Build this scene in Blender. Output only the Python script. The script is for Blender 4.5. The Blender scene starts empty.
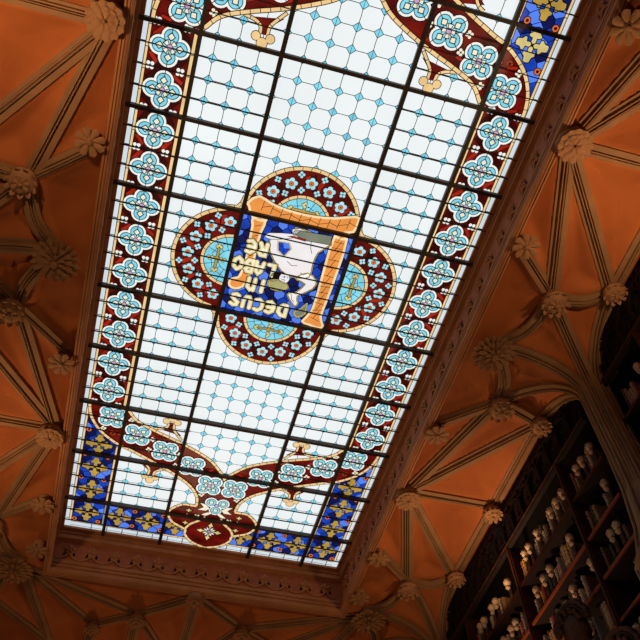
import bpy, bmesh, math, random
from math import sin, cos, pi, sqrt, atan2, exp
from mathutils import Vector, Matrix
random.seed(7)
C = bpy.context.scene.collection
S = 0.185            # one glass tile, metres
P = 1.0134           # tile length along the skylight, in tiles
ZG = 8.65            # height of the glass above the floor
HX = 9.505 * S       # half width of the skylight
HY = 22.25 * S       # half length

# ------------------------------------------------------------------ materials
def lin(c):
    return tuple(((v / 255) / 12.92 if v / 255 <= 0.04045 else ((v / 255 + 0.055) / 1.055) ** 2.4) for v in c)
def nodes(name):
    m = bpy.data.materials.new(name); m.use_nodes = True
    nt = m.node_tree
    return m, nt, nt.nodes['Principled BSDF']
GL = {}
def glass(name, rgb, strength=1.0, var=0.10, scale=3.0):
    """daylit coloured glass: it glows with the daylight behind it, with slight streaks"""
    m, nt, b = nodes('glass_' + name)
    c = lin(rgb)
    tc = nt.nodes.new('ShaderNodeTexCoord'); nz = nt.nodes.new('ShaderNodeTexNoise')
    nz.inputs['Scale'].default_value = scale; nz.inputs['Detail'].default_value = 3
    nt.links.new(tc.outputs['Object'], nz.inputs['Vector'])
    mr = nt.nodes.new('ShaderNodeMapRange')
    mr.inputs['From Min'].default_value = 0.3; mr.inputs['From Max'].default_value = 0.7
    mr.inputs['To Min'].default_value = strength * (1 - var); mr.inputs['To Max'].default_value = strength * (1 + var)
    nt.links.new(nz.outputs['Fac'], mr.inputs['Value'])
    b.inputs['Base Color'].default_value = (c[0] * .15, c[1] * .15, c[2] * .15, 1)
    b.inputs['Roughness'].default_value = .35
    b.inputs['Emission Color'].default_value = (*c, 1)
    nt.links.new(mr.outputs['Result'], b.inputs['Emission Strength'])
    if name != 'white': m.cycles.emission_sampling = 'NONE'
    GL[name] = m
glass('white', (233, 240, 242), 1.0, .04, 1.1)
glass('edge', (208, 222, 230), 1.0, .07, 2.0)
glass('cyan', (128, 212, 234), 1.0, .16, 9)
glass('pale_cyan', (168, 224, 236), 1.0, .12, 9)
glass('cream', (240, 232, 205), 1.0, .08, 8)
glass('medal_white', (238, 240, 234), 1.0, .05, 8)
glass('amber', (236, 200, 140), 1.0, .12, 8)
glass('scroll_edge', (246, 216, 168), 1.0, .08, 6)
glass('orange', (232, 148, 72), 1.0, .12, 6)
glass('ring', (226, 110, 50), 1.0, .12, 9)
glass('red', (92, 12, 8), 1.0, .7, 5)
glass('bright_red', (158, 34, 18), 1.0, .25, 7)
glass('dark_red', (52, 8, 8), 1.0, .3, 7)
glass('blue', (22, 62, 172), 1.0, .3, 5)
glass('light_blue', (84, 128, 238), 1.0, .15, 5)
glass('dark_blue', (14, 22, 78), 1.0, .3, 5)
glass('gold', (180, 146, 66), 1.0, .2, 6)
glass('pale_gold', (214, 196, 128), 1.0, .2, 6)
glass('purple', (190, 150, 190), 1.0, .3, 12)
glass('skin', (238, 234, 236), 1.0, .04, 6)
glass('olive', (172, 168, 112), 1.0, .15, 8)
glass('grey_green', (122, 130, 112), 1.0, .15, 8)
m, nt, b = nodes('lead'); b.inputs['Base Color'].default_value = (.018, .013, .011, 1); b.inputs['Roughness'].default_value = .8; LEAD = m
m, nt, b = nodes('iron_bar'); b.inputs['Base Color'].default_value = (.035, .02, .013, 1); b.inputs['Roughness'].default_value = .6; IRON = m

def surf(name, c1, c2, scale, rough=.8, bump=.0, bscale=40, spec=.3, stretch=None, detail=6):
    m, nt, b = nodes(name)
    tc = nt.nodes.new('ShaderNodeTexCoord'); nz = nt.nodes.new('ShaderNodeTexNoise')
    mp = nt.nodes.new('ShaderNodeMapping'); nt.links.new(tc.outputs['Object'], mp.inputs['Vector'])
    if stretch: mp.inputs['Scale'].default_value = stretch
    nt.links.new(mp.outputs['Vector'], nz.inputs['Vector'])
    nz.inputs['Scale'].default_value = scale; nz.inputs['Detail'].default_value = detail
    cr = nt.nodes.new('ShaderNodeValToRGB')
    cr.color_ramp.elements[0].position = .3; cr.color_ramp.elements[1].position = .7
    cr.color_ramp.elements[0].color = (*lin(c1), 1); cr.color_ramp.elements[1].color = (*lin(c2), 1)
    nt.links.new(nz.outputs['Fac'], cr.inputs['Fac']); nt.links.new(cr.outputs['Color'], b.inputs['Base Color'])
    b.inputs['Roughness'].default_value = rough; b.inputs['Specular IOR Level'].default_value = spec
    if bump:
        n2 = nt.nodes.new('ShaderNodeTexNoise'); n2.inputs['Scale'].default_value = bscale; n2.inputs['Detail'].default_value = 4
        nt.links.new(mp.outputs['Vector'], n2.inputs['Vector'])
        bp = nt.nodes.new('ShaderNodeBump'); bp.inputs['Strength'].default_value = bump; bp.inputs['Distance'].default_value = .01
        nt.links.new(n2.outputs['Fac'], bp.inputs['Height']); nt.links.new(bp.outputs['Normal'], b.inputs['Normal'])
    return m
PLASTER = surf('orange_plaster', (162, 84, 38), (184, 100, 47), 2.2, .85, .25, 60)
RIB = surf('tan_rib', (136, 94, 60), (156, 110, 70), 4, .75, .35, 50)
BOSS = surf('tan_boss', (146, 98, 62), (168, 116, 74), 9, .75, .5, 60)
FRAME = surf('brown_frame_wood', (156, 98, 60), (184, 118, 72), 3, .65, .25, 30, .2)
FRIEZE = surf('reddish_frieze', (150, 80, 48), (174, 98, 60), 8, .7, .3, 40)
STONE = surf('pillar_plaster', (132, 102, 76), (150, 116, 86), 5, .8, .4, 70)
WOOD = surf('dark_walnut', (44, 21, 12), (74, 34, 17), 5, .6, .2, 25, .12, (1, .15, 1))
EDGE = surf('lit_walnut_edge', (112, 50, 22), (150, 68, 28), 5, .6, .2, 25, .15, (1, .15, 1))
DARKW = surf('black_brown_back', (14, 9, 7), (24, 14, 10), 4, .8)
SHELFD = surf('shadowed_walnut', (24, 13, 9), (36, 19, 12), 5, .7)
CARVE = surf('carved_walnut', (44, 22, 14), (74, 38, 24), 14, .6, .8, 45, .2)
ARCADE = surf('arcade_walnut', (20, 11, 8), (36, 19, 12), 14, .7, .8, 45, .1)
BODY = surf('herm_body', (62, 40, 28), (108, 72, 50), 12, .7, .4, 60)
BUST = surf('ivory_bust', (168, 134, 104), (206, 172, 136), 16, .6, .5, 60)
WALLM = surf('brown_wall', (86, 52, 34), (104, 64, 42), 3, .85)
FLOORM = surf('floor_wood', (82, 46, 26), (112, 66, 38), 4, .5, .1, 20, .5, (1, .1, 1))
PAGE = surf('paper_pages', (178, 160, 128), (200, 184, 150), 30, .9, .3, 200)

# ------------------------------------------------------------------ object helpers
def mesh_obj(name, verts, faces, mats, midx=None, parent=None, smooth=False):
    me = bpy.data.meshes.new(name); me.from_pydata([tuple(v) for v in verts], [], faces)
    for m in mats: me.materials.append(m)
    if midx: me.polygons.foreach_set('material_index', midx)
    if smooth: me.polygons.foreach_set('use_smooth', [True] * len(me.polygons))
    me.update()
    o = bpy.data.objects.new(name, me); C.objects.link(o)
    if parent: o.parent = parent
    return o
def empty(name, loc=(0, 0, 0), rot=(0, 0, 0)):
    o = bpy.data.objects.new(name, None); C.objects.link(o); o.location = loc; o.rotation_euler = rot
    o.empty_display_size = .1
    return o
def tag(o, label=None, cat=None, group=None, kind=None):
    if label: o['label'] = label
    if cat: o['category'] = cat
    if group: o['group'] = group
    if kind: o['kind'] = kind
    return o
def struct(o): o['kind'] = 'structure'; return o
def dup_tree(o, parent=None):
    c = o.copy(); C.objects.link(c); c.parent = parent
    for ch in list(o.children): dup_tree(ch, c)
    return c
class MB:
    def __init__(s): s.v = []; s.f = []; s.m = []; s.mats = []
    def mi(s, m):
        if m not in s.mats: s.mats.append(m)
        return s.mats.index(m)
    def add(s, vs, fs, m):
        b = len(s.v); s.v += [tuple(v) for v in vs]; k = s.mi(m)
        for f in fs: s.f.append([b + i for i in f]); s.m.append(k)
    def box(s, a, b, m):
        x0, y0, z0 = a; x1, y1, z1 = b
        s.add([(x0, y0, z0), (x1, y0, z0), (x1, y1, z0), (x0, y1, z0), (x0, y0, z1), (x1, y0, z1), (x1, y1, z1), (x0, y1, z1)],
              [(3, 2, 1, 0), (4, 5, 6, 7), (0, 1, 5, 4), (1, 2, 6, 5), (2, 3, 7, 6), (3, 0, 4, 7)], m)
    def ball(s, c, r, m, sc=(1, 1, 1), n=10, k=7, fn=None):
        vs = []; fs = []
        for i in range(k + 1):
            th = pi * i / k
            for j in range(n):
                ph = 2 * pi * j / n
                d = Vector((sin(th) * cos(ph), sin(th) * sin(ph), cos(th)))
                rr = r * (fn(d) if fn else 1)
                vs.append((c[0] + d.x * rr * sc[0], c[1] + d.y * rr * sc[1], c[2] + d.z * rr * sc[2]))
        for i in range(k):
            for j in range(n):
                a = i * n + j; b2 = i * n + (j + 1) % n
                fs.append((a, a + n, b2 + n, b2))
        s.add(vs, fs, m)
    def lathe(s, prof, m, n=16, c=(0, 0, 0), wob=None):
        vs = []; fs = []
        for r, z in prof:
            for j in range(n):
                a = 2 * pi * j / n; q = wob(a) if wob else 1
                vs.append((c[0] + r * q * cos(a), c[1] + r * q * sin(a), c[2] + z))
        for i in range(len(prof) - 1):
            for j in range(n):
                a = i * n + j; b2 = i * n + (j + 1) % n
                fs.append((a, b2, b2 + n, a + n))
        s.add(vs, fs, m)
    def tube(s, pts, r, m, n=8):
        pts = [Vector(p) for p in pts]; vs = []; fs = []
        for i, p in enumerate(pts):
            t = (pts[min(i + 1, len(pts) - 1)] - pts[max(i - 1, 0)]).normalized()
            up = Vector((0, 0, 1)) if abs(t.z) < .9 else Vector((1, 0, 0))
            a = t.cross(up).normalized(); b2 = a.cross(t)
            rr = r[i] if isinstance(r, (list, tuple)) else r
            for j in range(n):
                q = 2 * pi * j / n; vs.append(p + a * cos(q) * rr + b2 * sin(q) * rr)
        for i in range(len(pts) - 1):
            for j in range(n):
                fs.append((i * n + j, i * n + (j + 1) % n, (i + 1) * n + (j + 1) % n, (i + 1) * n + j))
        fs.append(tuple(range(n))[::-1]); fs.append(tuple((len(pts) - 1) * n + j for j in range(n)))
        s.add(vs, fs, m)
    def build(s, name, parent=None, smooth=False):
        return mesh_obj(name, s.v, s.f, s.mats, s.m, parent, smooth)

# ------------------------------------------------------------------ leaded glass, drawn in skylight tiles (u across, v rows along)
LH = 0.0007
class Glass(MB):
    """flat glass pieces and raised lead lines; each layer lies a little lower than the one before"""
    def pt(s, u, v, L): return (u * S, -v * P * S, ZG - L * LH)
    def poly(s, pts, mat, L):
        b = len(s.v)
        s.v += [s.pt(u, v, L) for u, v in pts]
        s.f.append([b + i for i in range(len(pts))]); s.m.append(s.mi(GL[mat] if isinstance(mat, str) else mat))
    def rect(s, u0, v0, u1, v1, mat, L): s.poly([(u0, v0), (u1, v0), (u1, v1), (u0, v1)], mat, L)
    def line(s, pts, w, mat, L, closed=False):
        n = len(pts)
        if n < 2: return
        Lf = []; Rt = []
        for i in range(n):
            if closed: a = pts[i - 1]; c = pts[(i + 1) % n]
            else: a = pts[max(i - 1, 0)]; c = pts[min(i + 1, n - 1)]
            b = pts[i]
            d1 = (b[0] - a[0], b[1] - a[1]); d2 = (c[0] - b[0], c[1] - b[1])
            l1 = math.hypot(*d1) or 0; l2 = math.hypot(*d2) or 0
            if l1: d1 = (d1[0] / l1, d1[1] / l1)
            if l2: d2 = (d2[0] / l2, d2[1] / l2)
            if not l1: d1 = d2
            if not l2: d2 = d1
            t = (d1[0] + d2[0], d1[1] + d2[1]); lt = math.hypot(*t) or 1; t = (t[0] / lt, t[1] / lt)
            k = max(.5, t[0] * d1[0] + t[1] * d1[1])
            h = w / 2 / k
            Lf.append((b[0] - t[1] * h, b[1] + t[0] * h)); Rt.append((b[0] + t[1] * h, b[1] - t[0] * h))
        b0 = len(s.v)
        for a, c in zip(Lf, Rt): s.v.append(s.pt(*a, L)); s.v.append(s.pt(*c, L))
        k = s.mi(GL[mat] if isinstance(mat, str) else mat)
        for i in range(n if closed else n - 1):
            j = (i + 1) % n
            s.f.append([b0 + 2 * i, b0 + 2 * i + 1, b0 + 2 * j + 1, b0 + 2 * j]); s.m.append(k)
    def disc(s, u, v, r, mat, L, n=14, a0=0, sx=1, sy=1):
        s.poly([(u + r * sx * cos(a0 + 2 * pi * i / n), v + r * sy * sin(a0 + 2 * pi * i / n)) for i in range(n)], mat, L)
    def shape(s, pts, mat, L, w=.05):
        s.poly(pts, mat, L); s.line(pts, w, LEAD, L + 1, True)
    def amber(s, pts, w=.15, L=10, mat='amber', tick=.45, closed=False):
        s.line(pts, w + .08, LEAD, L, closed); s.line(pts, w, mat, L + 1, closed)
        acc = 0
        q = pts + ([pts[0]] if closed else [])
        for a, b in zip(q, q[1:]):
            l = math.hypot(b[0] - a[0], b[1] - a[1]); 
            if l == 0: continue
            t = (tick - acc)
            while t <= l:
                x = a[0] + (b[0] - a[0]) * t / l; y = a[1] + (b[1] - a[1]) * t / l
                nx, ny = -(b[1] - a[1]) / l, (b[0] - a[0]) / l
                s.line([(x - nx * w / 2, y - ny * w / 2), (x + nx * w / 2, y + ny * w / 2)], .035, LEAD, L + 2)
                t += tick
            acc = (acc + l) % tick
def smooth(pts, k=4, closed=False):
    out = []; n = len(pts)
    rng = range(n) if closed else range(n - 1)
    for i in rng:
        p0 = pts[i - 1] if (i or closed) else pts[0]; p1 = pts[i]; p2 = pts[(i + 1) % n]; p3 = pts[(i + 2) % n] if (closed or i + 2 < n) else pts[-1]
        for j in range(k):
            t = j / k
            out.append(tuple(.5 * ((2 * p1[a]) + (-p0[a] + p2[a]) * t + (2 * p0[a] - 5 * p1[a] + 4 * p2[a] - p3[a]) * t * t + (-p0[a] + 3 * p1[a] - 3 * p2[a] + p3[a]) * t ** 3) for a in (0, 1)))
    if not closed: out.append(pts[-1])
    return out
def arc(cu, cv, r, a0, a1, n=24): return [(cu + r * cos(a0 + (a1 - a0) * i / n), cv + r * sin(a0 + (a1 - a0) * i / n)) for i in range(n + 1)]

sky = struct(empty('window_1', (0, 0, 0)))
U1 = 6.73; UE = 9.505; VE = 21.95
HB = [-19, -15, -11, -7, -3, 3, 7, 11, 15, 19]

# clear panes, one per cell between the iron bars
def diamond(g, u, v, L=2, r=.225):
    g.poly([(u - r, v), (u, v - r), (u + r, v), (u, v + r)], 'cyan', L + 1)
    g.line([(u - r, v), (u, v - r), (u + r, v), (u, v + r)], .03, LEAD, L + 2, True)
    g.line([(u, v - r), (u, v + r)], .022, LEAD, L + 2)
def cell(u0, v0, u1, v1):
    g = Glass(); g.rect(u0, v0, u1, v1, 'white', 0)
    us = [k for k in range(-7, 8) if u0 - .01 <= k <= u1 + .01]; vs = [k for k in range(-22, 23) if v0 - .01 <= k <= v1 + .01]
    w = .032
    for k in us:
        if u0 < k < u1:
            for j in vs:
                if j < v1: g.line([(k, j + .18), (k + (.012 if j % 2 else -.012), j + .5), (k, min(j + .82, v1))], w, LEAD, 1)
    for j in vs:
        if v0 < j < v1:
            ks = [u0] + [k for k in us if u0 < k < u1] + [u1]
            for a, b in zip(ks, ks[1:]): g.line([(a + (.18 if a == int(a) else 0), j), (b - (.18 if b == int(b) else 0), j)], w, LEAD, 1)
    for k in us:
        for j in vs: 
            r = .2
            if v0 < j < v1 and u0 < k < u1: diamond(g, k, j)
            else:
                pts = [(max(u0, min(u1, k + a)), max(v0, min(v1, j + b))) for a, b in ((-r, 0), (0, -r), (r, 0), (0, r))]
                g.poly(pts, 'cyan', 3); g.line(pts, .04, LEAD, 4, True)
    g.build('leaded_pane', sky)
vb = [-VE + 2.9] + HB[1:-1] + [VE - 2.9]
for a, b in zip(vb, vb[1:]):
    for u0, u1 in ((-U1, -3), (-3, 3), (3, U1)):
        if u0 == -3 and a == -3: continue
        cell(u0, a, u1, b)

# clear strip along the very edge and its amber bead
for sgn in (-1, 1):
    g = Glass(); g.rect(min(sgn * 8.9, sgn * UE), -VE, max(sgn * 8.9, sgn * UE), VE, 'edge', 0)
    for k in range(-21, 22): g.line([(sgn * 9.0, k + .0), (sgn * UE, k)], .05, LEAD, 1)
    g.line([(sgn * 9.43, -VE), (sgn * 9.43, VE)], .06, 'gold', 1)
    g.build('edge_strip', sky)
    g = Glass(); g.rect(-8.9, min(sgn * 21.25, sgn * VE), 8.9, max(sgn * 21.25, sgn * VE), 'edge', 0)
    for k in range(-8, 9): g.line([(k + .45, sgn * 21.3), (k + .45, sgn * VE)], .05, LEAD, 1)
    g.line([(-8.9, sgn * 21.6), (8.9, sgn * 21.6)], .035, LEAD, 1)
    g.line([(-9.4, sgn * 21.88), (9.4, sgn * 21.88)], .05, 'gold', 2)
    g.build('edge_strip', sky)
    # amber bead lines
    g = Glass()
    g.amber([(sgn * 8.95, -21.2), (sgn * 8.95, 21.2)], .11, 8, 'amber', 1.0)
    g.build('amber_bead', sky)
    g = Glass(); g.amber([(sgn * 6.9, -11.1), (sgn * 6.9, 11.1)], .16, 8, 'amber', 1.0); g.build('amber_bead', sky)
    g = Glass(); g.amber([(-8.9, sgn * 21.2), (8.9, sgn * 21.2)], .1, 2, 'amber', 1.0); g.build('amber_bead', sky)
    for s2 in (-1, 1):
        g = Glass(); g.amber([(sgn * 6.86, s2 * 14.3), (sgn * 6.86, s2 * 19.1)], .16, 6, 'amber', 1.0); g.build('amber_bead', sky)

def mosaic(g, u0, v0, u1, v1, L, cell=.62, cols=(('blue', 4), ('light_blue', 4), ('dark_blue', 2)), rnd=None):
    R = rnd or random
    cs = [c for c, n in cols for _ in range(n)]
    nu = max(1, round((u1 - u0) / cell)); du = (u1 - u0) / nu; nv = max(1, round((v1 - v0) / (cell * .8))); dv = (v1 - v0) / nv
    J = {}
    def node(i, j):     # i in half columns
        if (i, j) not in J:
            x = u0 + i * du / 2; y = v0 + j * dv + (dv * .22 if (i + j) % 2 else -dv * .22)
            x += R.uniform(-.09, .09) * du * 1.2; y += R.uniform(-.1, .1) * dv
            J[(i, j)] = (max(u0, min(u1, x)), max(v0, min(v1, y)))
        return J[(i, j)]
    prev = None
    for j in range(-1, nv + 1):
        off = j % 2
        for i in range(-1, 2 * nu + 1):
            if (i + j) % 2 == 0: continue
            hexa = [node(i, j), node(i + 1, j), node(i + 2, j), node(i + 2, j + 1), node(i + 1, j + 1), node(i, j + 1)]
            a = sum(hexa[k][0] * hexa[(k + 1) % 6][1] - hexa[(k + 1) % 6][0] * hexa[k][1] for k in range(6)) / 2
            if abs(a) < .01: continue
            c = R.choice([x for x in cs if x != prev]); prev = c
            g.poly(hexa, c, L); g.line(hexa, .035, LEAD, L + 1, True)
def gold_cross(g, cu, cv, r=.82, L=4, mat='gold'):
    for k in range(4):
        a = k * pi / 2 + .0
        def T(x, y): return (cu + x * cos(a) - y * sin(a), cv + x * sin(a) + y * cos(a))
        pts = [T(*q) for q in ((.03, .0), (.12, .13), (.3, .12), (.34, .3), (.46, .32), (.56, .2), (.78, .16), (r, 0), (.78, -.16), (.56, -.2), (.46, -.32), (.34, -.3), (.3, -.12), (.12, -.13))]
        g.poly(pts, mat, L); g.line(pts, .045, LEAD, L + 1, True)
def ringlet(g, u, v, L=4):
    g.disc(u, v, .19, LEAD, L); g.disc(u, v, .15, 'ring', L + 1); g.disc(u, v, .08, 'dark_red', L + 2, 8)
# blue corner panels and blue bottom borders
for sv in (-1, 1):
    for su in (-1, 1):
        g = Glass()
        dk = (('blue', 4), ('light_blue', 1), ('dark_blue', 7)) if (sv < 0 and su < 0) else ((('blue', 5), ('light_blue', 2), ('dark_blue', 4)) if sv < 0 else (('blue', 5), ('light_blue', 5), ('dark_blue', 1)))
        mosaic(g, min(su * 6.95, su * 8.9), min(sv * 11.2, sv * 21.2), max(su * 6.95, su * 8.9), max(sv * 11.2, sv * 21.2), 1, cols=dk)
        for cv in (14.3, 16.2, 18.15, 20.2): gold_cross(g, su * 7.97, sv * cv, mat='pale_gold' if sv > 0 and cv == 14.3 else 'gold')
        for cv in (13.25, 15.25, 17.2, 19.15):
            for cu in (8.7, 7.3): ringlet(g, su * cu, sv * cv)
        ringlet(g, su * 8.7, sv * 20.95); ringlet(g, su * 7.2, sv * 20.95)
        g.build('blue_corner_panel', sky)
    g = Glass()
    mosaic(g, -6.7, min(sv * 19.1, sv * 21.2), 6.7, max(sv * 19.1, sv * 21.2), 1, cols=(('blue', 5), ('light_blue', 2), ('dark_blue', 6)))
    for cu in (2.2, 4.1, 5.95):
        for su in (-1, 1): gold_cross(g, su * cu, sv * 20.2); 
    for cu in (3.15, 5.0):
        for su in (-1, 1): ringlet(g, su * cu, sv * 20.85); ringlet(g, su * cu, sv * 19.5)
    g.amber([(-6.7, sv * 19.05), (-2.6, sv * 19.05)], .07, 6); g.amber([(2.6, sv * 19.05), (6.7, sv * 19.05)], .07, 6)
    g.build('blue_border_panel', sky)

# red borders with medallions
def redground(g, pts, L=3):
    g.poly(pts, 'red', L)
def shard(g, u, v, a, l, w, L=4, mat='bright_red'):
    ca, sa = cos(a), sin(a)
    q = [(-l, -w), (l, -w * .6), (l * .8, w), (-l * .9, w * .8)]
    q = [(u + x * ca - y * sa, v + x * sa + y * ca) for x, y in q]
    g.poly(q, mat, L); g.line(q, .03, LEAD, L + 1, True)
def floret(g, u, v, r=.2, L=6, mat='cream', rot=0):
    for k in range(4):
        a = rot + k * pi / 2
        g.disc(u + r * .6 * cos(a), v + r * .6 * sin(a), r * .56, LEAD, L, 8); g.disc(u + r * .6 * cos(a), v + r * .6 * sin(a), r * .42, mat, L + 1, 8)
for su in (-1, 1):
    g = Glass(); g.rect(min(su * 6.98, su * 8.9), -11.2, max(su * 6.98, su * 8.9), 11.2, 'red', 2)
    for k in range(-11, 12):
        if k % 2:
            floret(g, su * 8.68, k, .22, 6, 'medal_white', pi / 4); floret(g, su * 7.3, k, .22, 6, 'medal_white', pi / 4)
            g.rect(min(su * 7.5, su * 8.5), k - .07, max(su * 7.5, su * 8.5), k + .07, 'dark_red', 3)
            for a, b in ((1, 1), (-1, -1)):
                shard(g, su * 7.97 + a * random.uniform(.5, .72), k + b * .42, .8 + random.uniform(-.2, .2), .34, .14, 4, random.choice(('bright_red', 'bright_red', 'dark_red')))
                shard(g, su * 7.97 - a * .62, k + b * .38, -.8 + random.uniform(-.2, .2), .32, .12, 4, random.choice(('bright_red', 'dark_red', 'dark_red')))
        g.line([(su * 7.0, k), (su * 7.2, k)], .03, LEAD, 4)
    g.build('red_border', sky)

def quat(g, cu, cv, d, r, mat, L, rot):
    for k in range(4):
        a = rot + k * pi / 2; g.disc(cu + d * cos(a), cv + d * sin(a), r, mat, L, 16)
    s_ = d * 1.05
    g.poly([(cu + s_ * cos(rot + k * pi / 2), cv + s_ * sin(rot + k * pi / 2)) for k in range(4)], mat, L)
def medallion_mesh(rot, lobes=4):
    g = Glass()
    ang = [rot + k * 2 * pi / lobes for k in range(lobes)]
    d = .47
    for a in ang:
        g.disc(d * cos(a), d * sin(a), .5, LEAD, 10, 18)
    for i, a in enumerate(ang):
        g.disc(d * cos(a), d * sin(a), .455, 'medal_white', 11 , 18)
    for a in ang: g.disc(d * cos(a), d * sin(a), .345, LEAD, 12, 16)
    for a in ang: g.disc(d * cos(a) , d * sin(a), .305, 'cyan', 13, 16)
    g.disc(0, 0, .36, LEAD, 14, 12); g.disc(0, 0, .33, 'pale_cyan', 15, 12)
    for a in ang:
        def T(x, y, a=a): return (x * cos(a) - y * sin(a), x * sin(a) + y * cos(a))
        q = [T(.3, 0), (T(.5, .17)), T(.7, 0), T(.5, -.17)]
        q = [T(.28, 0), T(.46, -.17), T(.66, 0), T(.46, .17)]
        g.poly(q, 'cream', 16); g.line(q, .045, LEAD, 17, True)
        g.line([T(.6, 0), T(.93, 0)], .035, LEAD, 17); g.line([T(.15, 0), T(.34, 0)], .035, LEAD, 17)
        b = a + pi / lobes
        q = [(.13 * cos(b - .5), .13 * sin(b - .5)), (.34 * cos(b - .35), .34 * sin(b - .35)), (.34 * cos(b + .35), .34 * sin(b + .35)), (.13 * cos(b + .5), .13 * sin(b + .5))]
        g.poly(q, 'cream', 16); g.line(q, .035, LEAD, 17, True)
    g.disc(0, 0, .15, LEAD, 18, 10); g.disc(0, 0, .115, 'purple', 19, 10)
    me = g.build('medallion')
    for v in me.data.vertices: v.co.z -= ZG
    return me
protoA = medallion_mesh(0); protoB = medallion_mesh(pi / 4)
def place_med(proto, u, v, used=set()):
    o = proto if proto.name not in used else proto.copy()
    if proto.name in used: C.objects.link(o)
    else: used.add(proto.name)
    o.parent = sky; o.location = (u * S, -v * P * S, ZG); return o
for su in (-1, 1):
    for k in range(-10, 11, 2): place_med(protoA, su * 7.95, k)
for sv in (-1, 1):
    for su in (-1, 1):
        for u, v in ((7.5, 11.95), (5.85, 13.0), (4.02, 13.9), (2.18, 14.76), (.81, 16.1)): place_med(protoB, su * u, sv * v)

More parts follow.
